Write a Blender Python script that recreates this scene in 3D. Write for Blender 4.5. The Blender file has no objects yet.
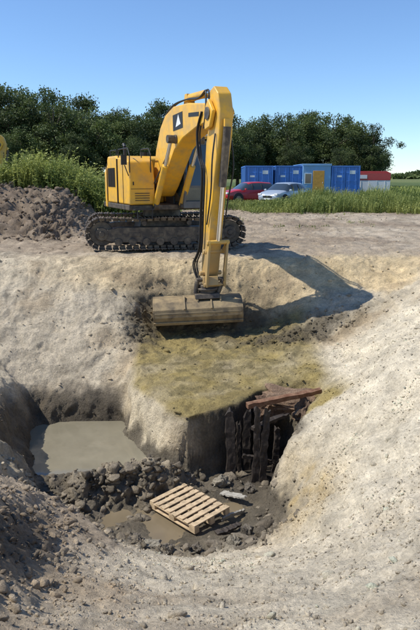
import bpy, bmesh, math, random
import numpy as np
from mathutils import Vector, Matrix
from mathutils.geometry import delaunay_2d_cdt
random.seed(7); rng=np.random.default_rng(11)
S=bpy.context.scene
COL=S.collection

# ------------------------------------------------------------------ helpers
def link(o,parent=None):
    COL.objects.link(o)
    if parent: o.parent=parent
    return o
def empty(name,loc=(0,0,0),rz=0):
    e=bpy.data.objects.new(name,None); e.location=loc; e.rotation_euler=(0,0,rz); e.empty_display_size=.2
    return link(e)
def new_mat(name):
    m=bpy.data.materials.new(name); m.use_nodes=True
    nt=m.node_tree; b=nt.nodes['Principled BSDF']
    return m,nt,b
def N(nt,t,**kw):
    n=nt.nodes.new(t)
    for k,v in kw.items(): setattr(n,k,v)
    return n
def mat_simple(name,col,rough=.6,metal=0,var=.25,scale=6,bump=0.0,dirt=None,dirt_amt=.5,coat=0,lowdirt=None):
    m,nt,b=new_mat(name)
    tc=N(nt,'ShaderNodeTexCoord'); no=N(nt,'ShaderNodeTexNoise')
    no.inputs['Scale'].default_value=scale; no.inputs['Detail'].default_value=8; no.inputs['Roughness'].default_value=.65
    nt.links.new(tc.outputs['Object'],no.inputs['Vector'])
    mx=N(nt,'ShaderNodeMix',data_type='RGBA')
    d=dirt if dirt else tuple(c*(1-var) for c in col)
    mx.inputs['A'].default_value=(*col,1); mx.inputs['B'].default_value=(*d,1)
    mr=N(nt,'ShaderNodeMapRange'); mr.inputs['From Min'].default_value=.42; mr.inputs['From Max'].default_value=.68
    mr.inputs['To Max'].default_value=dirt_amt if dirt else 1
    nt.links.new(no.outputs['Fac'],mr.inputs['Value']); nt.links.new(mr.outputs['Result'],mx.inputs['Factor'])
    out=mx.outputs['Result']
    if lowdirt:   # dust gathering on the lower part of the machine
        sx=N(nt,'ShaderNodeSeparateXYZ'); nt.links.new(tc.outputs['Object'],sx.inputs[0])
        ad=N(nt,'ShaderNodeMath',operation='MULTIPLY_ADD'); nt.links.new(no.outputs['Fac'],ad.inputs[0]); ad.inputs[1].default_value=-1.6; nt.links.new(sx.outputs['Z'],ad.inputs[2])
        m2=N(nt,'ShaderNodeMapRange'); m2.inputs['From Min'].default_value=lowdirt[0]-.8; m2.inputs['From Max'].default_value=lowdirt[1]-.8; m2.inputs['To Min'].default_value=lowdirt[2]; m2.inputs['To Max'].default_value=0
        nt.links.new(ad.outputs[0],m2.inputs['Value'])
        x2=N(nt,'ShaderNodeMix',data_type='RGBA'); nt.links.new(m2.outputs['Result'],x2.inputs['Factor']); nt.links.new(out,x2.inputs['A']); x2.inputs['B'].default_value=(.30,.23,.14,1); out=x2.outputs['Result']
    nt.links.new(out,b.inputs['Base Color'])
    b.inputs['Roughness'].default_value=rough; b.inputs['Metallic'].default_value=metal
    b.inputs['Coat Weight'].default_value=coat
    if bump:
        bp=N(nt,'ShaderNodeBump'); bp.inputs['Strength'].default_value=bump; bp.inputs['Distance'].default_value=.02
        nt.links.new(no.outputs['Fac'],bp.inputs['Height']); nt.links.new(bp.outputs['Normal'],b.inputs['Normal'])
    return m

_perm=rng.permutation(256); _perm=np.concatenate([_perm]*3)
_g=rng.normal(size=(256,3)); _g/=np.linalg.norm(_g,axis=1)[:,None]
def perlin(x,y,z):
    xi=np.floor(x).astype(int); yi=np.floor(y).astype(int); zi=np.floor(z).astype(int)
    xf=x-xi; yf=y-yi; zf=z-zi
    u=xf**3*(xf*(xf*6-15)+10); v=yf**3*(yf*(yf*6-15)+10); w=zf**3*(zf*(zf*6-15)+10)
    r=0
    for dx in (0,1):
        for dy in (0,1):
            for dz in (0,1):
                h=_perm[_perm[_perm[(xi+dx)&255]+((yi+dy)&255)]+((zi+dz)&255)]
                g=_g[h]
                d=g[...,0]*(xf-dx)+g[...,1]*(yf-dy)+g[...,2]*(zf-dz)
                r=r+d*(u if dx else 1-u)*(v if dy else 1-v)*(w if dz else 1-w)
    return r*1.5
def fbm(x,y,z,o=4,l=2.1,g=.5):
    a=1; f=1; r=0
    for i in range(o):
        r=r+a*perlin(x*f+i*17.3,y*f+i*5.1,z*f+i*9.7); a*=g; f*=l
    return r
def gs(x,y,cx,cy,rx,ry): return np.exp(-(((x-cx)/rx)**2+((y-cy)/ry)**2))
def ss(a,b,x):
    t=np.clip((x-a)/(b-a),0,1); return t*t*(3-2*t)

# ------------------------------------------------------------------ terrain
LINES=[
 [(-30,19.5,0),(-12,19.5,.02),(0,19.5,0),(12,19.5,.05),(30,19.5,.0)],
 [(-12,16.3,0),(-9,16.4,0),(-6.5,16.6,-.05),(-4,16.9,-.05),(-1.5,17.0,-.1),(.5,17.0,-.1),(3,17.2,-.05),(5,17.6,0),(8,18,.05),(12,18,.1)],
 [(-12,15.0,-.5),(-9,15.2,-.6),(-6.5,15.6,-.6),(-4,15.8,-.65),(-2.2,16.05,-.75),(-.8,16.5,-.8),(1,16.5,-.75),(3,16.3,-.7),(4.6,16.3,-.55),(6.2,16,-.1)],
 [(-6.5,14.6,-1.1),(-4,14.6,-1.45),(-2.3,14.7,-1.55)],
 [(-9,13.2,-1.1),(-6.5,13.5,-1.6),(-5,13.6,-2.0),(-4.3,13.2,-2.5),(-3.2,13.1,-2.8),(-2.3,13.25,-2.75),(-1.98,13.6,-2.3)],
 [(-1.75,14.4,-1.95),(-1.5,15.3,-1.9),(-1.1,15.95,-1.85),(1,15.95,-1.8),(2.2,15.1,-1.75),(3.2,14.4,-1.7),(3.3,13.8,-1.7)],
 [(-1.75,14.4,-1.95),(-1.85,13.3,-2.05),(-1.6,12.4,-2.15),(-1.05,11.5,-2.2),(-.42,10.72,-2.26),(.1,10.98,-2.22),(.62,11.28,-2.2),(1.1,12.0,-2.15),(1.6,12.25,-2.1),(2.2,12.1,-2.0),(2.35,11.7,-2.0)],
 [(-2.05,12.9,-3.55),(-1.95,12.3,-3.55),(-1.5,11.4,-3.5),(-1.15,10.85,-3.4),(-.8,10.62,-3.3),(-.4,10.6,-3.45),(.13,10.87,-3.48),(.66,11.18,-3.5),(1.14,11.9,-3.5),(1.6,12.14,-3.4),(2.0,11.8,-3.4),(1.5,10.7,-3.45),(1.1,10.0,-3.42),(.98,9.6,-3.4),(1.0,9.05,-3.36),(.85,8.5,-3.35)],
 [(-2.05,12.9,-3.55),(-3.2,12.8,-3.6),(-3.95,12.6,-3.6),(-3.65,11.5,-3.6),(-3.4,10.8,-3.45),(-3.2,10.25,-3.2),(-2.95,9.5,-3.25),(-2.75,9.3,-3.25)],
 [(-4.3,13.2,-2.5),(-4.25,11.5,-2.2),(-3.95,10,-2.0),(-3.35,8.8,-2.0),(-2.9,7.9,-1.95),(-2.2,7.85,-2.3),(-1.5,7.8,-2.95),(-.6,7.9,-3.22),(.3,7.95,-3.25),(.85,8.5,-3.35)],
 [(-2.75,9.3,-3.25),(-2.5,8.8,-3.4),(-1.9,8.5,-3.45),(-1.2,8.4,-3.48),(-.5,8.4,-3.46),(.3,8.4,-3.44),(.6,8.7,-3.46)],
 [(-3.2,10.25,-3.2),(-2.75,10.05,-3.08),(-2.2,9.85,-2.9),(-1.5,10.0,-2.8),(-.95,10.2,-2.86),(-.62,10.4,-3.1)],
 [(-3.2,10.85,-3.5),(-2.2,10.65,-3.5),(-1.4,10.65,-3.45)],
 [(-2.4,9.5,-3.4),(-1.6,9.6,-3.5),(-1.0,9.75,-3.52),(-.6,10.0,-3.5)],
 [(1.15,9.45,-2.8),(1.25,9.8,-2.42),(1.65,10.5,-2.25),(2.15,11.4,-2.05),(2.35,11.7,-2.0),(2.9,12.6,-1.9),(3.3,13.8,-1.7)],
 [(4.3,13.6,-.9),(4.5,15.2,-.85),(4.6,16.3,-.55)],
 [(3.8,12.6,-1.15),(4.3,13.6,-.9)],
 [(-2.5,6.4,-1.25),(-2.15,5.5,-.9),(-1.95,4.6,-.75),(-1.8,3.8,-.65)],
 [(-2.05,6.4,-1.8),(-1.75,5.5,-1.7),(-1.55,4.6,-1.45),(-1.4,3.9,-1.08)],
]
PTS=[(-1.5,9.1,-3.52),(-.95,9.25,-3.62),(-.6,9.0,-3.58),(-.25,9.5,-3.50),(-.1,9.0,-3.50),(.5,9.5,-3.60),(.75,9.75,-3.56),(.6,10.3,-3.50),(-.2,10.1,-3.46),(-3,11.8,-3.65),(-2.4,11.4,-3.65),
 (1.6,9.2,-2.55),(1.5,8.5,-2.65),(2.6,9.6,-1.65),(2.7,10.9,-1.6),(3.6,10.9,-.95),(3.6,9,-.85),(5,10.2,-.3),(5,8,-.2),(2.0,7.6,-2.0),(3.0,7.2,-1.15),
 (5.5,14,-.25),(5.4,12.3,-.35),(1.2,7.2,-2.7),(0,6.9,-2.75),(-1.2,6.9,-2.45),(-1.2,6,-2.0),(0,6,-2.3),(1.2,6.1,-2.15),(2.3,6,-1.35),(3.6,6,-.5),
 (-.7,4.6,-1.5),(-1,4,-1.1),(0,4,-1.22),(1,4,-1.12),(2,4,-.8),(3.2,4,-.3),(-.9,2.9,-.5),(0,2.6,-.5),(1,2.7,-.45),(-1.7,2.7,-.3),(3,2.4,.1),
 (0,1.4,.25),(0,.6,.55),(-2,1,.45),(2.5,1,.5),(0,-3,.6),(-7,11.5,-.9),(-9,9,-.3),(-5,8,-1.3),(-4.2,6.4,-.9),(-4,4.5,-.4),(-5,2,.2),(5,3,.2),(7,6,.2),(8,10,.2),(8,14,.1),
 (-12,10,0),(12,10,.2),(-12,-6,.4),(12,-6,.4),(-30,-20,0),(30,-20,0),(-30,6,0),(30,6,0),(0,-20,.1),(0,13.6,-2.05),(.8,13,-2.12),(-.6,12.4,-2.16),(1.6,13.6,-1.95)]
V=[];Z=[];E=[];idx={}
def addp(p):
    k=(round(p[0],4),round(p[1],4))
    if k not in idx: idx[k]=len(V); V.append(Vector(k)); Z.append(p[2])
    return idx[k]
for L in LINES:
    ids=[addp(p) for p in L]; E+=list(zip(ids[:-1],ids[1:]))
for p in PTS: addp(p)
ov,oe,of,o1,o2,o3=delaunay_2d_cdt(V,E,[],0,1e-5)
zz=[]
for i,v in enumerate(ov):
    if o1[i]: zz.append(Z[o1[i][0]])
    else:
        d=sorted(range(len(V)),key=lambda j:(V[j]-v).length)[:2]; zz.append((Z[d[0]]+Z[d[1]])/2)

def axis(lo,hi,st,mlo,mhi,mst,g=1.085,far=4000):
    c=list(np.arange(lo,hi+1e-6,st))
    def grow(start,sgn,lim):
        r=[];p=start;s=st
        while abs(p-start)<lim:
            s=min(s*1.12,mst); p+=sgn*s; r.append(p)
        while abs(p)<far:
            s*=g; p+=sgn*s; r.append(p)
        return r
    a=grow(c[-1],1,mhi); b=grow(c[0],-1,mlo)
    return np.array(b[::-1]+c+a)
xs=axis(-6.2,6.2,.03,10,10,.12)
ys=axis(2.4,17.6,.03,4,22,.10)
X,Y=np.meshgrid(xs,ys,indexing='ij')
def farz(x,y):
    z=.40*ss(22,40,y)+.22*ss(45,54,y)
    m=ss(-4.6,-7.2,x+.35*fbm(x*.4,y*.4,0*x+3,2))*ss(20.5,25,y)*(1-ss(29,33,y))
    z=z+1.5*m*(1+.35*fbm(x*.45,y*.45,0*x+1.5,4))
    m2=ss(-3.5,-8,x)*ss(28,32,y)*(1-ss(38,46,y))
    z=z+.85*m2
    z=z+.14*gs(x,y,9,30,9,3)
    return z
H=farz(X,Y)
base=np.full(X.shape,np.nan)
for f in of:
    for k in range(1,len(f)-1):
        a,b,c=f[0],f[k],f[k+1]
        A,B,C=ov[a],ov[b],ov[c]
        i0,i1=np.searchsorted(xs,[min(A.x,B.x,C.x)-1e-6,max(A.x,B.x,C.x)+1e-6])
        j0,j1=np.searchsorted(ys,[min(A.y,B.y,C.y)-1e-6,max(A.y,B.y,C.y)+1e-6])
        if i1<=i0 or j1<=j0: continue
        x=X[i0:i1,j0:j1]; y=Y[i0:i1,j0:j1]
        den=(B.y-C.y)*(A.x-C.x)+(C.x-B.x)*(A.y-C.y)
        if abs(den)<1e-12: continue
        l1=((B.y-C.y)*(x-C.x)+(C.x-B.x)*(y-C.y))/den
        l2=((C.y-A.y)*(x-C.x)+(A.x-C.x)*(y-C.y))/den
        l3=1-l1-l2
        m=(l1>=-1e-6)&(l2>=-1e-6)&(l3>=-1e-6)
        z=l1*zz[a]+l2*zz[b]+l3*zz[c]
        sub=base[i0:i1,j0:j1]; sub[m]=z[m]
H=np.where(np.isnan(base),H,base)
def blur(a,n):
    for _ in range(n):
        a[1:-1,:]=(a[:-2,:]+2*a[1:-1,:]+a[2:,:])/4
        a[:,1:-1]=(a[:,:-2]+2*a[:,1:-1]+a[:,2:])/4
    return a
Hc=blur(H.copy(),3); Hs=blur(Hc.copy(),20); Hl=blur(Hs.copy(),90)
soft=np.clip(ss(13.6,14.4,Y)+ss(7.4,6.6,Y)+ss(2.7,3.4,X),0,1)
crisp=np.clip(gs(X,Y,.4,11.3,1.6,1.1)*1.6,0,1)*(1-soft)
H=Hs*(1-soft)+Hl*soft
H=H*(1-crisp)+Hc*crisp
def normals(P):
    gx=np.gradient(P,axis=0); gy=np.gradient(P,axis=1)
    n=np.cross(gx,gy); n/=np.linalg.norm(n,axis=2)[:,:,None]+1e-12
    return n
P=np.stack([X,Y,H],2)
Nn=normals(P)
near=(np.abs(X)<17)&(Y>0)&(Y<42)
rub=np.clip(gs(X,Y,-1.7,9.95,1.2,.5)+gs(X,Y,-2.3,8.7,.7,.9)+gs(X,Y,-.2,8.2,1.4,.25)+.4*gs(X,Y,2.3,14.9,1.5,.45)+.4*gs(X,Y,.1,10.4,1.2,.3)+.35*gs(X,Y,-1.9,15.2,.35,.9)+.4*gs(X,Y,.9,8.9,.25,.6),0,1)
mound=ss(-4.2,-6.5,X)*ss(20,22.5,Y)*(1-ss(32,36,Y))
wall=np.clip((1-Nn[:,:,2])*1.6,0,1)
floor=gs(X,Y,-.2,9.4,1.1,.75)
rbank=ss(1.2,1.9,X)*ss(4,6,Y)*(1-ss(14,15,Y))
amp_l=(.06+.06*wall*(1-soft)*(1-crisp*.7)+.14*rub+.25*mound+.025*soft*(Y>13)+.02*rbank+.02*ss(7.5,6.5,Y))*(1-.6*floor)
D=np.zeros_like(X); 
m=near
x,y,z=X[m],Y[m],H[m]
low=fbm(x*.9,y*.9,z*.9,3)
wx=x+.25*perlin(x*1.3,y*1.3,z*1.3+31); wy=y+.25*perlin(x*1.3+9,y*1.3,z*1.3)
mid=fbm(wx*2.4,wy*2.4,z*2.4+7,5,g=.5)
rid=1-2*np.abs(fbm(wx*2.0+3,wy*2.0,z*2.0,4))
hi=fbm(x*11,y*11,z*11+3,3,g=.65)
bil=np.abs(fbm(wx*5.5,wy*5.5,z*5.5+40,4,g=.6))
strat=perlin(x*.5,y*.5,z*7)
# bucket scrapes drawn down the far bank
rill=perlin(wx*3.2,wy*.3+5,0*x+60)+.5*perlin(wx*8,wy*.5,0*x+66)
fb=(ss(13.4,14.4,Y)*(1-ss(16.8,17.4,Y)))[m]
crk=np.clip((1-np.abs(fbm(wx*1.1+70,wy*1.1,z*1.1,3))-.95)/.05,0,1)
lumpy=np.clip(rub+mound,0,1)[m]
Dm=amp_l[m]*(.6*low+.6*mid)+(.012+.11*rub[m]+.2*mound[m]+.025*wall[m]*(1-fb))*(rid-.5)*.6+hi*(.008+.022*rub[m]+.008*wall[m]*(1-fb)+.008*ss(7.5,5,y)+.03*mound[m]+.005*rbank[m])+.02*strat*wall[m]-bil*(.008+.13*rub[m]+.16*mound[m])+fb*rill*.03-crk*.015*(1-floor[m])
D[m]=Dm
und=fbm(X*.12,Y*.12,0*X+4,3)*.10*np.clip((Y-19)/20,0,1)*(1-ss(100,200,Y))
P=P+Nn*D[:,:,None]; P[:,:,2]+=und
rt=ss(17.6,18.4,Y)*(1-ss(33,36,Y))
P[:,:,2]+=rt*.03*np.sin((Y+.12*X+.9*perlin(X*.25,Y*.25,0*X))*3.3)*(.5+.5*np.sin(X*.7+Y*.2))

# --- ground colour (dry / moist / wet soil zones, plus painted shade), stored as an attribute
def lerp(a,b,t): return a*(1-t[...,None])+np.array(b)*t[...,None]
nx=fbm(X*.8,Y*.8,H*.8+2,4); nf=fbm(X*3,Y*3,H*3+12,3); nl=fbm(X*.35,Y*.35,H*.35+22,3)
col=np.zeros(X.shape+(3,))+np.array((.66,.56,.40))
hz=P[:,:,2]
col=lerp(col,(.54,.41,.24),ss(-.3,.5,nx)*.55)
col=lerp(col,(.58,.49,.355),np.clip(ss(-1.5,-3.5,X)*ss(12.5,13.6,Y),0,1)*.8)
col=lerp(col,(.62,.47,.26),np.clip(ss(15.3,16.3,Y+.4*nx)*(1-ss(17.2,18,Y))*ss(-7,-1,X),0,1)*.8)
col=lerp(col,(.33,.245,.15),np.clip(ss(13,14,Y)*(1-ss(16.6,17,Y))*ss(.05,.5,nl+.6*nx),0,1)*.6)
col=lerp(col,(.40,.315,.22),ss(17.0,18.3,Y+.5*nx)*.95)
col=lerp(col,(.50,.415,.305),ss(17.6,19,Y)*ss(2,6,X)*(.6+.4*np.clip(nx*2,-1,1)))
col=lerp(col,(.28,.21,.145),ss(18.5,21,Y)*(1-ss(34,38,Y))*np.clip(.3+nl*1.6,0,1)*.7)
col=lerp(col,(.22,.165,.115),np.clip(mound*(.85+.5*nx),0,1))
fg=ss(8.6,7.4,Y)
col=lerp(col,(.70,.61,.46),fg*.8)
col=lerp(col,(.44,.34,.235),np.clip(fg*ss(-.6,-2.0,X+.5*nx)*.9,0,1))
col=lerp(col,(.44,.335,.22),np.clip(fg*ss(0,.5,nl)*.5+fg*gs(X,Y,-.6,5,1.2,.5)*.5*(1+nf),0,1))
rb=ss(1.0,1.8,X)*ss(6.2,7.5,Y)*(1-ss(13.5,14.5,Y))
col=lerp(col,(.72,.63,.47),rb*.8)
col=lerp(col,(.50,.38,.20),np.clip(gs(X,Y,1.5,8.6,.4,.9)*.9*(1+nf),0,1))
pl=ss(-1.95,-1.6,X)*(1-ss(2.2,2.9,X))*ss(10.5,10.8,Y)*(1-ss(15.6,16,Y))*ss(-2.42,-2.3,hz)
col=lerp(col,(.36,.275,.105),np.clip(pl*(1.0+.5*nx),0,1))
col=lerp(col,(.18,.145,.065),np.clip(pl*ss(-.05,.45,nf+.5*gs(X,Y,.3,13.8,1.6,1.2)-.2),0,1)*.75)
dm=np.clip(gs(X,Y,2.4,14.9,1.7,.5)+gs(X,Y,-1.75,15.3,.4,1.0)+gs(X,Y,.2,15.9,1.6,.6),0,1)
col=lerp(col,(.10,.08,.05),np.clip(dm*(1.3+1.2*nf),0,1)*.88)  # dark mud, with the shade under and beside the bucket painted in
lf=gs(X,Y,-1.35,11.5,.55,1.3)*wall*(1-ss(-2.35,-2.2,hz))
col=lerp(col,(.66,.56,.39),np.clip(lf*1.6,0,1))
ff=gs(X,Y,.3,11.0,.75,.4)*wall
col=lerp(col,(.17,.135,.085),np.clip(ff*1.6,0,1)*.85)  # shade on the ledge's front face, painted as a darker colour
pit=ss(-4.5,-3.9,X)*(1-ss(1.25,2.2,X))*ss(7.7,8.3,Y)*(1-ss(13.1,13.4,Y))
wet=pit*ss(-2.8,-3.12,hz+.22*nf+.12*nx)
col=lerp(col,(.12,.10,.070),np.clip(wet,0,1)*.93)
col=lerp(col,(.26,.215,.155),np.clip(rub*pit*(.6+nf),0,1)*.85)
ws=ss(-4.6,-4.2,X)*(1-ss(-2.2,-1.8,X))*ss(12.6,12.9,Y)*ss(-2.45,-2.75,hz+.1*nf)
col=lerp(col,(.095,.075,.05),np.clip(ws,0,1)*.9)
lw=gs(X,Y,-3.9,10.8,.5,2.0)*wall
col=lerp(col,(.13,.10,.065),np.clip(lw*2,0,1)*.9)  # left pit wall darkened: its shaded side is painted into the colour
ld=np.clip((gs(X,Y,-1.95,5.1,.25,1.5))*1.3,0,1)
col=lerp(col,(.16,.12,.08),ld*.8)  # painted shade on the right-facing flank of the near left ridge
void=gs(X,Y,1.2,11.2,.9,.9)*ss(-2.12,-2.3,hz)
col=lerp(col,(.045,.035,.025),np.clip(void*1.9,0,1)*.95)  # shade inside the recess behind the posts, painted near-black
gr=ss(33,37,Y+2*nx)*(ss(1,6,X)+ss(-2,-8,X)); gr=np.clip(gr+ss(48,60,Y),0,1)
col=lerp(col,(.085,.12,.032),gr)
col=lerp(col,(.16,.18,.06),ss(150,260,Y)*.8)
wetA=np.clip(wet+ws+dm*.5+rub*pit*.4,0,1)
col*=(1+.17*nf+.12*nx)[...,None]
col=np.clip(col,.01,.8)
nX,nY=X.shape
co=P.reshape(-1,3)
ii=np.arange(nX*nY).reshape(nX,nY)
quads=np.stack([ii[:-1,:-1],ii[1:,:-1],ii[1:,1:],ii[:-1,1:]],-1).reshape(-1,4)
def mesh_np(name,co,faces,mats,attr=None,smooth=True):
    me=bpy.data.meshes.new(name); k=faces.shape[1]
    me.vertices.add(len(co)); me.vertices.foreach_set('co',np.ascontiguousarray(co,dtype=np.float32).ravel())
    me.loops.add(faces.size); me.loops.foreach_set('vertex_index',faces.astype(np.int32).ravel())
    me.polygons.add(len(faces)); me.polygons.foreach_set('loop_start',np.arange(0,faces.size,k,dtype=np.int32))
    if smooth: me.polygons.foreach_set('use_smooth',np.ones(len(faces),dtype=bool))
    me.update(calc_edges=True)
    if attr is not None:
        for an,av in attr.items():
            a=me.color_attributes.new(an,'FLOAT_COLOR','POINT')
            c4=np.ones((len(co),4),dtype=np.float32); c4[:,:av.shape[1]]=av
            a.data.foreach_set('color',c4.ravel())
    for m in mats: me.materials.append(m)
    return me

def soil_mat(name):
    m,nt,b=new_mat(name); L=nt.links.new
    geo=N(nt,'ShaderNodeNewGeometry')
    def noise(s,d=8,r=.6):
        n=N(nt,'ShaderNodeTexNoise'); n.inputs['Scale'].default_value=s; n.inputs['Detail'].default_value=d; n.inputs['Roughness'].default_value=r
        L(geo.outputs['Position'],n.inputs['Vector']); return n
    at=N(nt,'ShaderNodeAttribute',attribute_name='Soil'); aw=N(nt,'ShaderNodeAttribute',attribute_name='Wet')
    n1=noise(2.3,10,.7); n2=noise(22,8,.72); n3=noise(70,4,.6)
    def mrange(src,a,b_,c,d):
        r=N(nt,'ShaderNodeMapRange'); r.inputs['From Min'].default_value=a; r.inputs['From Max'].default_value=b_
        r.inputs['To Min'].default_value=c; r.inputs['To Max'].default_value=d; L(src,r.inputs['Value']); return r.outputs['Result']
    a1=mrange(n1.outputs['Fac'],.3,.7,.66,1.26); a2=mrange(n2.outputs['Fac'],.3,.7,.66,1.28)
    mu=N(nt,'ShaderNodeMath',operation='MULTIPLY'); L(a1,mu.inputs[0]); L(a2,mu.inputs[1])
    sc=N(nt,'ShaderNodeVectorMath',operation='SCALE'); L(at.outputs['Color'],sc.inputs[0]); L(mu.outputs[0],sc.inputs['Scale'])
    vo=N(nt,'ShaderNodeTexVoronoi'); vo.inputs['Scale'].default_value=34; L(geo.outputs['Position'],vo.inputs['Vector'])
    fl=mrange(vo.outputs['Distance'],.14,.3,1,0)
    sel=N(nt,'ShaderNodeSeparateColor'); L(vo.outputs['Color'],sel.inputs[0])
    se=mrange(sel.outputs['Red'],.66,.72,0,1)
    fm=N(nt,'ShaderNodeMath',operation='MULTIPLY'); L(fl,fm.inputs[0]); L(se,fm.inputs[1])
    tone=mrange(sel.outputs['Green'],0,1,.6,1.35)
    s2=N(nt,'ShaderNodeVectorMath',operation='SCALE'); L(sc.outputs[0],s2.inputs[0]); L(tone,s2.inputs['Scale'])
    mx=N(nt,'ShaderNodeMix',data_type='RGBA'); L(fm.outputs[0],mx.inputs['Factor']); L(sc.outputs[0],mx.inputs['A']); L(s2.outputs[0],mx.inputs['B'])
    L(mx.outputs['Result'],b.inputs['Base Color'])
    sw=N(nt,'ShaderNodeSeparateColor'); L(aw.outputs['Color'],sw.inputs[0])
    ro=mrange(sw.outputs['Red'],0,1,.97,.45); L(ro,b.inputs['Roughness'])
    b.inputs['Specular IOR Level'].default_value=.3
    def madd(a,k,c):
        q=N(nt,'ShaderNodeMath',operation='MULTIPLY_ADD'); L(a,q.inputs[0]); q.inputs[1].default_value=k; L(c,q.inputs[2]); return q.outputs[0]
    h=madd(n2.outputs['Fac'],.55,n1.outputs['Fac']); h=madd(n3.outputs['Fac'],.2,h); h=madd(fm.outputs[0],.16,h)
    bp=N(nt,'ShaderNodeBump'); bp.inputs['Strength'].default_value=.9; bp.inputs['Distance'].default_value=.085
    L(h,bp.inputs['Height']); L(bp.outputs['Normal'],b.inputs['Normal'])
    return m
M_soil=soil_mat('soil')
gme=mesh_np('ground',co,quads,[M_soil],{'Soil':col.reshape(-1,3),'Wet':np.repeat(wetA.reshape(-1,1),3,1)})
ground=link(bpy.data.objects.new('ground',gme))

# ------------------------------------------------------------------ clods & stones
def ico(sub):
    bm=bmesh.new(); bmesh.ops.create_icosphere(bm,subdivisions=sub,radius=1)
    v=np.array([q.co[:] for q in bm.verts]); f=np.array([[q.index for q in fc.verts] for fc in bm.faces]); bm.free(); return v,f
def scatter(name,prob,n,smin,smax,sub,colf,power=2.5,flat=.7,sink=.25,wetv=0,smooth=False):
    v,f=ico(sub); vn=len(v)
    ax=np.gradient(xs)[:,None]*np.gradient(ys)[None,:]
    pr=(prob*ax).ravel(); pr=np.clip(pr,0,None); pr/=pr.sum()
    sel=rng.choice(len(pr),n,p=pr)
    pos=co[sel]+np.c_[rng.uniform(-.03,.03,(n,2)),np.zeros(n)]
    size=smin*(smax/smin)**(rng.random(n)**power)
    base_v=[]
    for k in range(16):
        q=v*(1+.30*fbm(v[:,0]*1.1+k*3,v[:,1]*1.1,v[:,2]*1.1,2)[:,None]+(.02 if smooth else .10)*rng.normal(size=(vn,1)))
        for _ in range(5):
            d=rng.normal(size=3); d/=np.linalg.norm(d); t=q@d; cut=.55; q=q-np.clip(t-cut,0,None)[:,None]*d*.9
        base_v.append(q)
    base_v=np.array(base_v)
    bv=base_v[rng.integers(0,16,n)]
    sc=np.c_[rng.uniform(.8,1.5,n),rng.uniform(.6,1.1,n),rng.uniform(flat*.7,flat*1.2,n)]*size[:,None]
    bv=bv*sc[:,None,:]
    a=rng.uniform(0,6.28,n); ca,sa=np.cos(a),np.sin(a)
    t=rng.normal(0,.4,n); ct,st=np.cos(t),np.sin(t)
    y2=bv[:,:,1]*ct[:,None]-bv[:,:,2]*st[:,None]; z2=bv[:,:,1]*st[:,None]+bv[:,:,2]*ct[:,None]
    x3=bv[:,:,0]*ca[:,None]-y2*sa[:,None]; y3=bv[:,:,0]*sa[:,None]+y2*ca[:,None]
    allv=np.stack([x3,y3,z2],2)+pos[:,None,:]; allv[:,:,2]+= (size*(.5*flat-sink))[:,None]
    faces=(f[None]+ (np.arange(n)*vn)[:,None,None]).reshape(-1,3)
    c=colf(col.reshape(-1,3)[sel],n); c=np.repeat(c[:,None,:],vn,1).reshape(-1,3)
    w=np.full((n*vn,3),wetv)
    me=mesh_np(name,allv.reshape(-1,3),faces,[M_soil],{'Soil':c,'Wet':w},smooth=smooth)
    return link(bpy.data.objects.new(name,me))
vis=(np.abs(X)<6.2)&(Y>2.4)&(Y<17.6)
above=hz>-3.45
patch=np.clip(nx+nf*.6+.15,0,1)**1.5
scatter('gravel',vis*(ss(9,5.5,Y)*.9+.45*(X>1.2)*(Y<14)+.06)*(.14+patch)*above,38000,.005,.026,1,lambda c,n:np.clip(c*rng.uniform(.75,1.15,(n,1)),.02,.75),power=1.9)
scatter('soil_clods',vis*(.5*rub+.08*ss(8,5,Y)*patch+.5*gs(X,Y,-2.0,5.2,.6,2)*(Y<8)+.12*dm+.010+.03*(X<-1.6)*(Y<8.5)+.04*rbank*patch)*above,3600,.015,.07,2,lambda c,n:np.clip(c*rng.uniform(.75,1.1,(n,1)),.02,.65),power=2.2)
scatter('rubble',(vis*1.0*rub*pit*(Y<11)+.3*gs(X,Y,-.3,8.3,1.3,.2)+.2*gs(X,Y,-2.2,8.6,.6,.6))*(hz>-3.6),520,.03,.14,3,lambda c,n:np.array((.26,.215,.155))*rng.uniform(.55,1.3,(n,1)),power=1.9,wetv=.15,smooth=True,sink=.4)
scatter('spoil_clods',1.0*mound*(X>-16),5000,.02,.14,2,lambda c,n:np.array((.23,.172,.118))*rng.uniform(.65,1.4,(n,1)),power=2)
scatter('site_clods',(Y>17.3)*(Y<36)*(np.abs(X)<16)*(.3+ss(26,33,Y))*(.1+patch),3400,.015,.08,1,lambda c,n:np.clip(c*rng.uniform(.8,1.2,(n,1)),.02,.6),power=2)

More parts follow.
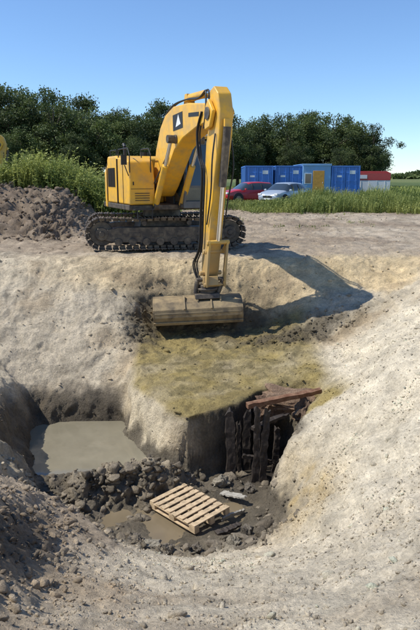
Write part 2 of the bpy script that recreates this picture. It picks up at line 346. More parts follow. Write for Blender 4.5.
# ------------------------------------------------------------------ water
def water(name,z,poly,colr,rough,spec=.5):
    m,nt,b=new_mat(name+'_mat')
    b.inputs['Roughness'].default_value=rough; b.inputs['IOR'].default_value=1.33; b.inputs['Specular IOR Level'].default_value=spec
    no=N(nt,'ShaderNodeTexNoise'); no.inputs['Scale'].default_value=1.6; geo=N(nt,'ShaderNodeNewGeometry'); nt.links.new(geo.outputs['Position'],no.inputs['Vector'])
    no.inputs['Detail'].default_value=5
    bp=N(nt,'ShaderNodeBump'); bp.inputs['Strength'].default_value=.06; bp.inputs['Distance'].default_value=.03
    nt.links.new(no.outputs['Fac'],bp.inputs['Height']); nt.links.new(bp.outputs['Normal'],b.inputs['Normal'])
    mx=N(nt,'ShaderNodeMix',data_type='RGBA'); mx.inputs['A'].default_value=(*[c*.65 for c in colr],1); mx.inputs['B'].default_value=(*[c*1.3 for c in colr],1)
    nt.links.new(no.outputs['Fac'],mx.inputs['Factor']); nt.links.new(mx.outputs['Result'],b.inputs['Base Color'])
    me=bpy.data.meshes.new(name); me.from_pydata([(p[0],p[1],z) for p in poly],[],[tuple(range(len(poly)))]); me.materials.append(m)
    return link(bpy.data.objects.new(name,me))
water('pond_water',-3.29,[(-4.05,12.95),(-4.0,11.3),(-3.55,10.4),(-2.6,10.25),(-1.35,10.35),(-1.1,11.0),(-1.5,12.0),(-1.8,13.0)],(.225,.20,.14),.05,.9)
water('muddy_water',-3.553,[(-2.6,9.5),(-2.5,8.5),(-.9,8.0),(.6,8.2),(1.2,9.0),(1.3,9.8),(1.9,11.3),(1.7,12.1),(1.1,11.9),(.1,10.9),(-.7,10.2)],(.19,.15,.095),.12)

# ------------------------------------------------------------------ mesh part builder
class Part:
    def __init__(s): s.bm=bmesh.new()
    def prism(s,pts,y0,y1,M=None,mi=0):
        a=[s.bm.verts.new((p[0],y0,p[1])) for p in pts]; b=[s.bm.verts.new((p[0],y1,p[1])) for p in pts]
        n=len(pts); fs=[s.bm.faces.new(a),s.bm.faces.new(b[::-1])]
        for i in range(n): fs.append(s.bm.faces.new((a[i],b[i],b[(i+1)%n],a[(i+1)%n])))
        for f in fs: f.material_index=mi
        if M: bmesh.ops.transform(s.bm,matrix=M,verts=a+b)
        return s
    def box(s,c,d,M=None,mi=0,rot=None):
        r=bmesh.ops.create_cube(s.bm,size=1)['verts']
        T=Matrix.Translation(c)@(rot if rot else Matrix.Identity(4))@Matrix.Diagonal((*d,1))
        if M: T=M@T
        bmesh.ops.transform(s.bm,matrix=T,verts=r)
        for f in {f for v in r for f in v.link_faces}: f.material_index=mi
        return s
    def cyl(s,p0,p1,r0,r1=None,M=None,mi=0,seg=16):
        p0=Vector(p0);p1=Vector(p1); r1=r0 if r1 is None else r1
        d=p1-p0
        r=bmesh.ops.create_cone(s.bm,cap_ends=True,segments=seg,radius1=r0,radius2=r1,depth=d.length)['verts']
        T=Matrix.Translation((p0+p1)/2)@d.to_track_quat('Z','Y').to_matrix().to_4x4()
        if M: T=M@T
        bmesh.ops.transform(s.bm,matrix=T,verts=r)
        for f in {f for v in r for f in v.link_faces}: f.material_index=mi
        return s
    def tube(s,pts,r,M=None,mi=0,seg=8):
        for a,b in zip(pts[:-1],pts[1:]): s.cyl(a,b,r,r,M,mi,seg)
        return s
    def done(s,name,mats,parent=None,M=None,bevel=0,smooth=False,seg=2):
        bmesh.ops.recalc_face_normals(s.bm,faces=s.bm.faces)
        me=bpy.data.meshes.new(name); s.bm.to_mesh(me); s.bm.free()
        if M: me.transform(M)
        for m in (mats if isinstance(mats,list) else [mats]): me.materials.append(m)
        o=bpy.data.objects.new(name,me); link(o,parent)
        if bevel:
            b=o.modifiers.new('b','BEVEL'); b.width=bevel; b.segments=seg; b.limit_method='ANGLE'; b.angle_limit=math.radians(35)
        if smooth or bevel:
            me.polygons.foreach_set('use_smooth',[True]*len(me.polygons)); me.set_sharp_from_angle(angle=math.radians(35))
        return o

M_yel=mat_simple('yellow_paint',(.80,.43,.03),.45,0,dirt=(.42,.28,.11),dirt_amt=.7,scale=3.0,coat=.1,lowdirt=(.2,1.3,.7))
M_blk=mat_simple('black_rubber',(.02,.02,.02),.55,0)
M_dk=mat_simple('dark_steel',(.06,.05,.042),.55,.3,dirt=(.21,.165,.11),dirt_amt=.9,scale=5,bump=.2)
M_trk=mat_simple('track_steel',(.085,.068,.052),.6,.3,dirt=(.30,.235,.165),dirt_amt=.9,scale=4,bump=.3)
M_chrome=mat_simple('chrome',(.75,.75,.75),.18,1,var=.1)
M_mudst=mat_simple('muddy_bucket_steel',(.34,.25,.13),.75,.1,dirt=(.12,.092,.06),dirt_amt=.95,scale=3.5,bump=.7)
M_grey=mat_simple('grey_paint',(.13,.13,.125),.55)
M_white=mat_simple('white_paint',(.75,.75,.73),.4,var=.1)
M_red=mat_simple('red_paint',(.42,.02,.025),.3,var=.15,coat=.4)
M_org=mat_simple('orange_lamp',(.8,.2,.01),.3)
def glass(name,c=(.03,.04,.045)):
    m,nt,b=new_mat(name); b.inputs['Base Color'].default_value=(*c,1); b.inputs['Roughness'].default_value=.05; b.inputs['Specular IOR Level'].default_value=1.0
    return m
M_gl=glass('window_glass')
M_gl2=glass('tinted_cab_glass',(.07,.10,.11)); M_gl2.node_tree.nodes['Principled BSDF'].inputs['Metallic'].default_value=.25

# ------------------------------------------------------------------ excavator
def build_excavator():
    E=empty('excavator',(-1.72,19.75,.03))
    f_yaw=math.atan2(-.917,.4)
    Hm=Matrix.Rotation(f_yaw,4,'Z')
    Tm=Matrix.Translation((.12,.35,0))@Matrix.Rotation(math.radians(11),4,'Z')
    Lh,R=2.0,.46
    for side,name in ((-1.22,'track_near'),(1.22,'track_far')):
        p=Part()
        per=2*(2*Lh)+2*math.pi*R; n=52
        for i in range(n):
            d=per*i/n
            if d<2*Lh: x=-Lh+d; z=0; a=0
            elif d<2*Lh+math.pi*R: t=(d-2*Lh)/R; x=Lh+R*math.sin(t); z=R-R*math.cos(t); a=-t
            elif d<4*Lh+math.pi*R: x=Lh-(d-2*Lh-math.pi*R); z=2*R; a=math.pi
            else: t=(d-4*Lh-math.pi*R)/R; x=-Lh-R*math.sin(t); z=R+R*math.cos(t); a=math.pi-t
            if a==math.pi and z>R: z-=.03*math.sin((x+Lh)/(2*Lh)*math.pi*2)**2
            T=Matrix.Translation((x,side,z+.035))@Matrix.Rotation(a,4,'Y')
            p.box((0,0,-.015),(.182,.6,.025),M=T,mi=0)
            p.box((-.05,0,-.04),(.018,.6,.035),M=T,mi=0); p.box((.03,0,-.038),(.014,.6,.03),M=T,mi=0)
            for q in(-.1,.1): p.box((0,q,.04),(.15,.05,.08),M=T,mi=0)
        p.done(name,[M_trk],E,Tm)
        p=Part()
        p.prism([(-1.9,.3),(-1.6,.22),(1.6,.22),(1.95,.38),(1.95,.58),(1.5,.68),(-1.5,.68),(-1.9,.6)],side-.2,side+.2)
        for x in np.linspace(-1.5,1.5,8): p.cyl((x,side-.25,.24),(x,side+.25,.24),.12,seg=18)
        for x in(-.7,.7): p.cyl((x,side-.2,.8),(x,side+.2,.8),.08)
        for x in(-1.0,-.3,.4,1.1): p.box((x,side-.205,.46),(.35,.02,.12))
        p.done(name.replace('track','track_frame'),[M_dk],E,Tm,bevel=.012)
        p=Part()
        for x in(-Lh,Lh):
            p.cyl((x,side-.08,R+.03),(x,side+.08,R+.03),.37,seg=28); p.cyl((x,side-.22,R+.03),(x,side+.22,R+.03),.2,seg=20)
            p.cyl((x,side-.27,R+.03),(x,side+.27,R+.03),.09,seg=14)
        p.done(name.replace('track','sprockets'),[M_dk],E,Tm,bevel=.015)
    p=Part()
    p.prism([(-.9,.45),(.9,.45),(.7,.95),(-.7,.95)],-1.05,1.05); p.cyl((0,0,.9),(0,0,1.22),.62,seg=32)
    p.done('car_body_frame',[M_dk],E,Tm,bevel=.02)
    z0=1.22
    p=Part()
    p.box((-.45,0,z0+.06),(3.1,2.5,.16)); p.done('deck_frame',[M_dk],E,Hm,bevel=.02)
    p=Part()
    pts=[]
    for k in range(13):
        a=math.radians(-62+124*k/12); pts.append((-.25-2.25*math.cos(a),1.28*math.sin(a)/math.sin(math.radians(62))))
    pts=[(-1.4,-1.28),(-1.65,-1.28)]+pts[1:-1]+[(-1.65,1.28),(-1.4,1.28)]
    vs0=[p.bm.verts.new((x,y,z0-.02)) for x,y in pts]; vs1=[p.bm.verts.new((x,y,z0+1.1)) for x,y in pts]
    vs2=[p.bm.verts.new((x*.97,y*.95,z0+1.35)) for x,y in pts]
    p.bm.faces.new(vs0); p.bm.faces.new(vs2[::-1]); n=len(pts)
    for A,B in((vs0,vs1),(vs1,vs2)):
        for i in range(n): p.bm.faces.new((A[i],B[i],B[(i+1)%n],A[(i+1)%n]))
    p.done('counterweight',[M_yel],E,Hm,bevel=.04)
    p=Part()
    p.prism([(-1.38,z0+.15),(-.12,z0+.15),(-.12,z0+1.52),(-.3,z0+1.62),(-1.28,z0+1.62),(-1.38,z0+1.52)],-1.25,.3)
    p.box((-.75,.78,z0+.75),(1.25,.9,1.15))
    p.done('engine_hood',[M_yel],E,Hm,bevel=.05,seg=3)
    p=Part()
    p.prism([(-.08,z0+.15),(1.18,z0+.15),(1.18,z0+.9),(1.02,z0+1.42),(.8,z0+1.52),(-.08,z0+1.56)],-1.25,-.45)
    p.done('fuel_tank',[M_yel],E,Hm,bevel=.05,seg=3)
    p=Part()
    for i in range(7): p.box((-1.2+i*.13,-1.262,z0+.95),(.05,.02,.6))
    p.box((-1.39,-1.262,z0+.8),(.02,.02,1.2))
    for i in range(4): p.box((1.19,-.85,z0+.28+i*.07),(.02,.45,.02))
    p.box((-.1,-.86,z0+.84),(.03,.84,1.36)); p.box((.55,-1.262,z0+.75),(.015,.012,1.15)); p.box((1.185,-.85,z0+.62),(.012,.7,.012)); p.box((1.19,-1.12,z0+.78),(.02,.03,.1))
    p.box((1.25,-.85,z0+.02),(.3,.6,.04)); p.box((1.4,-.85,z0-.25),(.06,.5,.03)); p.box((1.4,-1.08,z0-.12),(.04,.02,.28)); p.box((1.4,-.62,z0-.12),(.04,.02,.28))
    p.done('grilles_and_steps',[M_blk],E,Hm)
    p=Part()
    hz_=z0+1.95
    p.tube([(1.1,-1.2,z0+.9),(1.12,-1.2,hz_-.35),(.95,-1.2,hz_-.15),(-.1,-1.2,hz_-.15),(-.1,-1.2,z0+1.5)],.018)
    p.tube([(1.1,-.55,z0+.9),(1.12,-.55,hz_-.35),(.95,-.55,hz_-.15),(.2,-.55,hz_-.15),(.2,-.55,z0+1.5)],.018)
    p.tube([(-1.3,-1.15,z0+1.6),(-1.3,-1.15,z0+1.8),(-.5,-1.15,z0+1.8),(-.5,-1.15,z0+1.6)],.016)
    p.tube([(1.15,-1.25,z0+1.0),(1.28,-1.4,z0+1.3)],.015); p.box((1.29,-1.42,z0+1.45),(.04,.17,.28))
    p.cyl((-.95,-.75,z0+1.6),(-.95,-.75,z0+1.92),.055); p.cyl((-.95,-.75,z0+1.92),(-1.07,-.75,z0+2.02),.05)
    p.cyl((-.6,-.2,z0+1.6),(-.6,-.2,z0+1.75),.14)
    p.done('handrails_and_exhaust',[M_blk],E,Hm)
    cl0,cl1=.36,1.36; zc0,zc1=z0+.1,z0+2.1
    side=[(-.25,zc0),(1.45,zc0),(1.58,zc0+.6),(1.32,zc1-.12),(1.18,zc1-.02),(-.1,zc1-.02),(-.25,zc1-.15)]
    p=Part(); p.prism([(s*.98,z) for s,z in side],cl0+.03,cl1-.03); p.done('cab_glass',[M_gl2],E,Hm)
    p=Part()
    for yy in(cl0,cl1-.06):
        def bar(a,b,w=.08,yy=yy):
            a=Vector((a[0],yy+.03,a[1]));b=Vector((b[0],yy+.03,b[1])); d=b-a
            Rm=Matrix.Rotation(-math.atan2(d.z,d.x),4,'Y'); p.box(tuple((a+b)/2),(d.length+.05,.07,w),rot=Rm)
        for i in range(len(side)): bar(side[i],side[(i+1)%len(side)])
        bar((.55,zc0),(.5,zc1-.05)); bar((-.25,zc0+.75),(.52,zc0+.75),.05)
    cm=(cl0+cl1)/2; cw=cl1-cl0
    p.box((1.52,cm,zc0+.58),(.07,cw,.07)); p.box((1.47,cm,zc0+.04),(.08,cw,.2)); p.box((1.28,cm,zc1-.14),(.08,cw,.08))
    p.box((-.25,cm,zc0+.5),(.06,cw,1.0)); p.box((.15,cl1-.01,zc0+.35),(.72,.03,.7)); p.box((.15,cl0+.01,zc0+.35),(.72,.03,.7))
    p.tube([(1.5,cl0+.2,zc0+.62),(1.42,cl0+.45,zc0+1.25)],.012); p.box((1.3,cl1+.18,zc0+1.3),(.04,.16,.34)); p.tube([(1.25,cl1,zc0+1.2),(1.3,cl1+.16,zc0+1.3)],.014)
    p.done('cab_frame',[M_grey],E,Hm,bevel=.012)
    p=Part(); p.prism([(-.3,zc1),(1.22,zc1),(1.1,zc1+.09),(-.2,zc1+.09)],cl0-.02,cl1+.02); p.done('cab_roof',[M_yel],E,Hm,bevel=.03)
    p=Part(); p.box((1.15,cl0+.15,zc1+.16),(.1,.16,.12)); p.box((1.15,cl1-.15,zc1+.16),(.1,.16,.12)); p.done('work_lights',[M_white],E,Hm,bevel=.01)
    p=Part(); p.cyl((.0,.8,zc1+.08),(.0,.8,zc1+.28),.06); p.done('beacon',[M_org],E,Hm)
    # ---- boom
    boom=[(.5,1.72),(.46,2.05),(.85,3.0),(1.25,3.58),(1.7,3.90),(2.4,4.08),(3.5,4.06),(4.6,3.94),(4.95,3.84),(5.02,3.62),(4.85,3.5),(4.1,3.42),(3.1,3.2),(2.45,2.92),(1.95,2.48),(1.3,1.9),(.9,1.62),(.65,1.58)]
    p=Part(); p.prism(boom,-.28,.28); p.done('boom',[M_yel],E,Hm,bevel=.03)
    p=Part()
    for sx,sz,r in((.7,1.85,.16),(2.6,3.2,.12),(4.84,3.68,.15)): p.cyl((sx,-.33,sz),(sx,.33,sz),r,seg=20)
    p.done('boom_pins',[M_dk],E,Hm,bevel=.01)
    p=Part()
    for yy in(-.2845,.2845): p.box((2.75,yy,3.66),(.75,.006,.42),rot=Matrix.Rotation(-.06,4,'Y'))
    p.done('logo_panel',[M_blk],E,Hm)
    p=Part()
    for yy in(-.289,.289):
        p.prism([(2.6,3.52),(2.8,3.84),(2.98,3.58)],yy-.0015,yy+.0015)
        p.box((3.9,yy*.99,3.74),(.7,.006,.1),rot=Matrix.Rotation(.05,4,'Y'),mi=1)
    p.done('boom_markings',[M_white,M_blk],E,Hm)
    p=Part()
    for yy in(-.42,.42):
        a=Vector((1.15,yy,1.35)); b=Vector((2.6,yy,3.2)); m=a.lerp(b,.62)
        p.cyl(a,m,.095,mi=0); p.cyl(m,b,.05,mi=1); p.cyl(a-Vector((0,.08,0)),a+Vector((0,.08,0)),.13,mi=2); p.cyl(b-Vector((0,.12,0)),b+Vector((0,.12,0)),.11,mi=2)
    a=Vector((2.9,0,4.26)); b=Vector((4.8,0,4.22)); m=a.lerp(b,.62)
    p.cyl(a,m,.10,mi=0); p.cyl(m,b,.055,mi=1); p.prism([(2.7,4.0),(3.1,4.0),(2.98,4.36),(2.82,4.36)],-.1,.1,mi=0)
    a=Vector((5.33,0,3.35)); b=Vector((4.80,0,.55)); m=a.lerp(b,.5)
    p.cyl(a,m,.095,mi=2); p.cyl(m,b,.055,mi=1); p.box((5.25,0,3.4),(.24,.16,.25),mi=0)
    p.done('hydraulic_cylinders',[M_yel,M_chrome,M_dk],E,Hm,smooth=True)
    # ---- stick
    stick=[(4.70,4.22),(4.94,4.30),(5.17,4.12),(5.28,3.74),(5.25,3.2),(4.98,2.2),(4.74,1.0),(4.5,-.2),(4.36,-.42),(4.2,-.4),(4.14,-.2),(4.26,1.0),(4.36,2.2),(4.46,3.0),(4.64,3.45),(4.70,3.8)]
    p=Part(); p.prism(stick,-.18,.18)
    for yy in(-.25,.25): p.prism([(4.56,3.72),(4.84,4.02),(5.12,3.72),(4.94,3.36),(4.64,3.3)],yy-.05,yy+.05)
    p.done('stick',[M_yel],E,Hm,bevel=.025)
    p=Part()
    for yy in(-.25,.25):
        p.prism([(4.5,.28),(4.58,.36),(4.85,.62),(4.87,.5),(4.64,.24)],yy-.03,yy+.03)
        p.prism([(4.76,.6),(4.88,.56),(4.70,-.62),(4.58,-.6)],yy-.03,yy+.03)
    for sx,sz in((4.81,.56),(4.56,.3),(4.62,-.56),(4.32,-.3)): p.cyl((sx,-.31,sz),(sx,.31,sz),.06)
    p.done('bucket_linkage',[M_yel],E,Hm,bevel=.01)
    p=Part()
    def hose(pts,r=.022):
        c=[]
        P_=[Vector(q) for q in pts]; P_=[P_[0]]+P_+[P_[-1]]
        for i in range(1,len(P_)-2):
            for t in np.linspace(0,1,7)[:-1 if i<len(P_)-3 else None]:
                a,b,c0,d=P_[i-1:i+3]
                c.append(.5*((2*b)+(-a+c0)*t+(2*a-5*b+4*c0-d)*t*t+(-a+3*b-3*c0+d)*t**3))
        p.tube(c,r)
    for k,yy in enumerate((-.2,-.14,.14,.2)):
        hose([(.8,yy,3.0),(1.3,yy,3.76),(2.1,yy,4.12),(3.1,yy,4.18+.02*k),(4.0,yy,4.12+.03*k),(4.45,yy,4.24+.03*k),(4.65,yy*1.3,4.16),(4.7,yy*1.45,3.75),(4.6,yy*1.5,3.35)])
    for yy in(-.23,-.28,-.32,.23,.28):
        hose([(4.5,yy,3.75),(4.2,yy,3.3),(4.28,yy,2.7),(4.5,yy,2.3),(4.42,yy,1.4),(4.3,yy,.4),(4.05,yy*1.2,-.1),(4.2,yy*.9,-.55)],.02)
    hose([(5.1,.21,3.1),(5.1,.28,2.4),(4.9,.23,1.6),(4.7,.22,.9)],.02); hose([(5.1,-.21,3.2),(5.08,-.28,2.6),(4.9,-.24,1.8),(4.6,-.22,1.0)],.02)
    hose([(.9,-.1,2.2),(1.3,-.5,2.0),(1.6,-.45,2.3),(2.0,-.33,2.8)]); hose([(.9,.1,2.2),(1.3,.5,2.0),(1.6,.45,2.3),(2.0,.33,2.8)])
    p.done('hydraulic_hoses',[M_blk],E,Hm,smooth=True)
    # ---- coupler + tiltrotator + ditching bucket
    bx=Hm@Vector((4.45,0,0))
    Bm=Matrix.Translation((bx.x-.06,bx.y,-.45))@Matrix.Rotation(math.radians(-90+4),4,'Z')@Matrix.Rotation(math.radians(2),4,'X')
    p=Part()
    p.prism([(-.2,.05),(.25,.12),(.3,-.12),(-.25,-.15)],-.2,.2); p.cyl((0,-.08,-.12),(0,-.08,-.34),.24,seg=24,mi=1); p.cyl((0,-.08,-.2),(0,-.08,-.26),.3,seg=24,mi=1)
    p.prism([(-.3,-.33),(.3,-.33),(.34,-.46),(-.34,-.46)],-.42,.22,mi=1)
    p.cyl((.1,-.34,.0),(.1,-.4,-.34),.06,mi=1); p.cyl((.1,.34,.0),(.1,.2,-.34),.06,mi=1); p.cyl((.1,-.36,.02),(.1,.36,.02),.05,mi=1)
    p.done('tilt_rotator',[M_yel,M_dk],E,Bm,bevel=.015)
    Bk=Bm@Matrix.Translation((0,-.36,0))
    W=1.14
    outer=[(-.42,-.48),(.05,-.46),(.34,-.52),(.48,-.68),(.5,-.88),(.4,-1.06),(.15,-1.16),(-.5,-1.18)]
    inner=[(x-.03 if x>.2 else x, z-.03 if z>-.6 else z+.03 if z<-1.0 else z) for x,z in outer]
    p=Part()
    for i in range(len(outer)-1):
        a,b=outer[i],outer[i+1]; c,d=inner[i+1],inner[i]
        p.prism([a,b,c,d],-W,W)
    for yy in(-W-.016,W+.016): p.prism(outer+[(-.38,-.8)],yy-.015,yy+.015)
    for yy in(-.35,.35): p.prism([(-.1,-.452),(.1,-.38),(.32,-.46),(.52,-.66),(.497,-.7),(.35,-.51),(.05,-.452)],yy-.02,yy+.02)
    for yy in(-.0,.6): p.prism([(-.36,-.40),(.3,-.40),(.36,-.51),(-.36,-.47)],yy-.02,yy+.02)
    p.box((-.5,0,-1.205),(.2,2*W+.04,.035),rot=Matrix.Rotation(.1,4,'Y'))
    p.box((.515,0,-.78),(.02,2*W-.02,.05)); p.box((.44,0,-1.05),(.03,2*W+.06,.09),rot=Matrix.Rotation(.5,4,'Y'))
    p.done('ditching_bucket',[M_mudst],E,Bk,bevel=.006)
    return E
exc=build_excavator()
e2=empty('excavator',(-18.55,40,.6),math.radians(75))
for c in list(exc.children):
    o=bpy.data.objects.new(c.name,c.data); link(o,e2)
    for md in c.modifiers:
        b=o.modifiers.new('b','BEVEL'); b.width=md.width; b.segments=md.segments; b.limit_method='ANGLE'; b.angle_limit=md.angle_limit

# ------------------------------------------------------------------ pallet, timbers, slabs
M_wood=mat_simple('pallet_wood',(.56,.42,.26),.85,var=.45,scale=9,bump=.2,dirt=(.29,.215,.13),dirt_amt=.85)
M_oldw=mat_simple('waterlogged_oak',(.022,.016,.012),.7,dirt=(.065,.046,.032),dirt_amt=.8,scale=12,bump=.6)
M_greyw=mat_simple('weathered_board',(.40,.37,.31),.85,var=.3,scale=8,bump=.3)
M_rust=mat_simple('rusty_iron',(.16,.07,.035),.8,dirt=(.28,.17,.10),dirt_amt=.8,scale=10,bump=.5)
pal=empty('wooden_pallet',(-.36,9.43,-3.46)); pal.rotation_euler=(math.radians(3),math.radians(-2),math.atan2(-.83,.77))
p=Part()
for k,x in enumerate(np.linspace(-.55,.55,8)): p.box((x,rng.uniform(-.012,.012),.133+rng.uniform(0,.003)),(.10,.8,.02),rot=Matrix.Rotation(rng.uniform(-.025,.025),4,'Z'))
p.done('top_boards',[M_wood],pal,bevel=.003)
p=Part()
for y in(-.35,0,.35):
    p.box((0,y,.11),(1.2,.1,.022)); p.box((0,y,.011),(1.2,.1,.02))
    for x in(-.53,0,.53): p.box((x,y,.06),(.14,.1,.076))
p.done('stringers_and_blocks',[M_wood],pal,bevel=.003)

def rough_plank(name,p0,p1,w,t,mat,yaw=0,jag=.1,seed=0,parent=None):
    r=random.Random(seed); n=14
    bm=bmesh.new(); rings=[]
    p0=Vector(p0);p1=Vector(p1); d=(p1-p0); ax=d.normalized()
    u=Vector((math.cos(yaw),math.sin(yaw),0)); u=(u-ax*u.dot(ax)).normalized(); v=ax.cross(u)
    bow=r.uniform(-.03,.03)
    for i in range(n+1):
        q=p0+d*(i/n)+u*(r.uniform(-.010,.010)+bow*math.sin(3.1*i/n))+v*r.uniform(-.008,.008); k=(1-.5*max(0,(i/n-.7)/.3)*r.random())*r.uniform(.88,1.08)
        ring=[]
        for a,b in((-1,-1),(-.3,-1.1),(.4,-.9),(1,-1),(1,1),(.3,.85),(-.4,1.1),(-1,1)):
            e=ax*(r.uniform(-jag,jag) if i==n else 0)
            ring.append(bm.verts.new(q+u*(a*w/2*k*r.uniform(.85,1.1))+v*(b*t/2*r.uniform(.8,1.15))+e))
        rings.append(ring)
    for a,b in zip(rings[:-1],rings[1:]):
        for i in range(8): bm.faces.new((a[i],a[(i+1)%8],b[(i+1)%8],b[i]))
    bm.faces.new(rings[0][::-1]); bm.faces.new(rings[-1])
    bmesh.ops.recalc_face_normals(bm,faces=bm.faces)
    me=bpy.data.meshes.new(name); bm.to_mesh(me); bm.free(); me.materials.append(mat)
    return link(bpy.data.objects.new(name,me),parent)
tw=empty('timber_well_lining',(0,0,0))
TP=[((.40,10.60,-3.6),(.36,10.80,-2.16),.19,.05),((.60,10.85,-3.6),(.56,10.95,-2.5),.09,.05),((.84,10.45,-3.6),(.88,10.55,-2.05),.13,.07),((1.0,10.42,-3.6),(1.07,10.58,-2.08),.15,.06),((.74,11.0,-3.6),(.74,11.05,-2.3),.16,.05),
 ((1.25,10.8,-3.5),(1.32,10.95,-2.6),.12,.05),((1.05,11.4,-3.5),(1.1,11.5,-2.6),.2,.05),((.92,10.52,-3.6),(.95,10.66,-2.5),.08,.05)]
for i,(a,b,w_,t) in enumerate(TP): rough_plank('post_%d'%(i+1),a,b,w_,t,M_oldw,yaw=.1+.2*math.sin(i*3),seed=i,parent=tw)
rough_plank('rail_1',(.8,10.5,-2.40),(1.5,10.95,-2.30),.10,.07,M_oldw,seed=31,parent=tw)
rough_plank('rail_2',(.62,10.60,-3.0),(1.2,10.62,-3.12),.08,.06,M_oldw,seed=33,parent=tw)
rough_plank('rusty_beam',(.72,10.98,-2.12),(2.25,11.55,-2.02),.12,.10,M_rust,seed=35,jag=.02)
rough_plank('broken_board',(.22,10.05,-3.45),(.62,9.75,-3.38),.14,.03,M_greyw,yaw=1.0,seed=41,jag=.03)
rough_plank('broken_board',(.60,9.5,-3.50),(.22,9.15,-3.44),.10,.03,M_greyw,yaw=.7,seed=42,jag=.03)
rough_plank('broken_board',(.1,8.75,-3.46),(.5,8.95,-3.40),.12,.04,M_oldw,yaw=2,seed=43,jag=.03)

def rock(name,loc,dim,rot,colr,seed,wet=0,amp=.2):
    bm=bmesh.new(); bmesh.ops.create_cube(bm,size=2); bmesh.ops.subdivide_edges(bm,edges=bm.edges,cuts=9,use_grid_fill=True)
    v=np.array([q.co[:] for q in bm.verts]); 
    ln=np.linalg.norm(v,axis=1)[:,None]; v=v*(.7+.3*1.3/ln)
    d=fbm(v[:,0]*1.1+seed,v[:,1]*1.1,v[:,2]*1.1,4)+.25*fbm(v[:,0]*4+seed,v[:,1]*4,v[:,2]*4,2); v=v*(1+amp*d[:,None]); v=v*np.array(dim)/2
    for q,c in zip(bm.verts,v): q.co=c
    me=bpy.data.meshes.new(name); bm.to_mesh(me); bm.free(); me.materials.append(M_soil)
    a=me.color_attributes.new('Soil','FLOAT_COLOR','POINT'); a.data.foreach_set('color',np.tile(np.array((*colr,1),dtype=np.float32),len(v)))
    a=me.color_attributes.new('Wet','FLOAT_COLOR','POINT'); a.data.foreach_set('color',np.tile(np.array((wet,wet,wet,1),dtype=np.float32),len(v)))
    o=bpy.data.objects.new(name,me); o.location=loc; o.rotation_euler=rot; return link(o)
rock('clay_slab',(1.72,11.74,-2.32),(1.15,.5,.26),(.6,.24,.2),(.36,.24,.155),1,amp=.3)
rock('clay_slab',(1.22,11.6,-2.42),(.5,.35,.4),(.4,.3,.6),(.22,.14,.09),5,amp=.4)
rock('clay_slab',(1.95,11.45,-2.45),(.5,.3,.45),(.2,.5,.9),(.20,.135,.09),8,amp=.4)
for i,(x,y,z,s) in enumerate([(-.9,8.3,-3.40,.18),(-.65,8.15,-3.36,.14),(-.2,8.2,-3.36,.12),(.35,8.25,-3.33,.17),(.6,8.7,-3.40,.15),(-1.2,8.45,-3.43,.2),(.2,10.35,-3.42,.2),(-.4,10.35,-3.42,.2),(.75,10.2,-3.45,.16)]):
    rock('stone',(x,y,z),(s*1.3,s,s*.8),(i*.7,i*.4,i),(.21,.18,.14) if i%3 else (.34,.30,.23),10+i,.2,.35)

# ------------------------------------------------------------------ vegetation
def leaf_mat(name,base,tip,trn=.25):
    m,nt,b=new_mat(name); at=N(nt,'ShaderNodeAttribute',attribute_name='Tint'); oi=N(nt,'ShaderNodeObjectInfo')
    sp=N(nt,'ShaderNodeSeparateColor'); nt.links.new(at.outputs['Color'],sp.inputs[0])
    mx=N(nt,'ShaderNodeMix',data_type='RGBA'); mx.inputs['A'].default_value=(*base,1); mx.inputs['B'].default_value=(*tip,1); nt.links.new(sp.outputs['Red'],mx.inputs['Factor'])
    hs=N(nt,'ShaderNodeHueSaturation'); mr=N(nt,'ShaderNodeMapRange'); mr.inputs['To Min'].default_value=.75; mr.inputs['To Max'].default_value=1.25
    nt.links.new(oi.outputs['Random'],mr.inputs['Value']); nt.links.new(mr.outputs['Result'],hs.inputs['Value']); nt.links.new(mx.outputs['Result'],hs.inputs['Color'])
    nt.links.new(hs.outputs['Color'],b.inputs['Base Color']); b.inputs['Roughness'].default_value=.7
    tr=N(nt,'ShaderNodeBsdfTranslucent'); nt.links.new(hs.outputs['Color'],tr.inputs['Color'])
    ms=N(nt,'ShaderNodeMixShader'); ms.inputs[0].default_value=trn; nt.links.new(b.outputs[0],ms.inputs[1]); nt.links.new(tr.outputs[0],ms.inputs[2])
    nt.links.new(ms.outputs[0],nt.nodes['Material Output'].inputs['Surface'])
    return m
M_leaf=leaf_mat('leaves',(.032,.052,.014),(.12,.155,.038))
M_bark=mat_simple('bark',(.09,.07,.05),.9,bump=.5)
M_weed=leaf_mat('weed_leaves',(.10,.15,.03),(.34,.36,.10),.35)
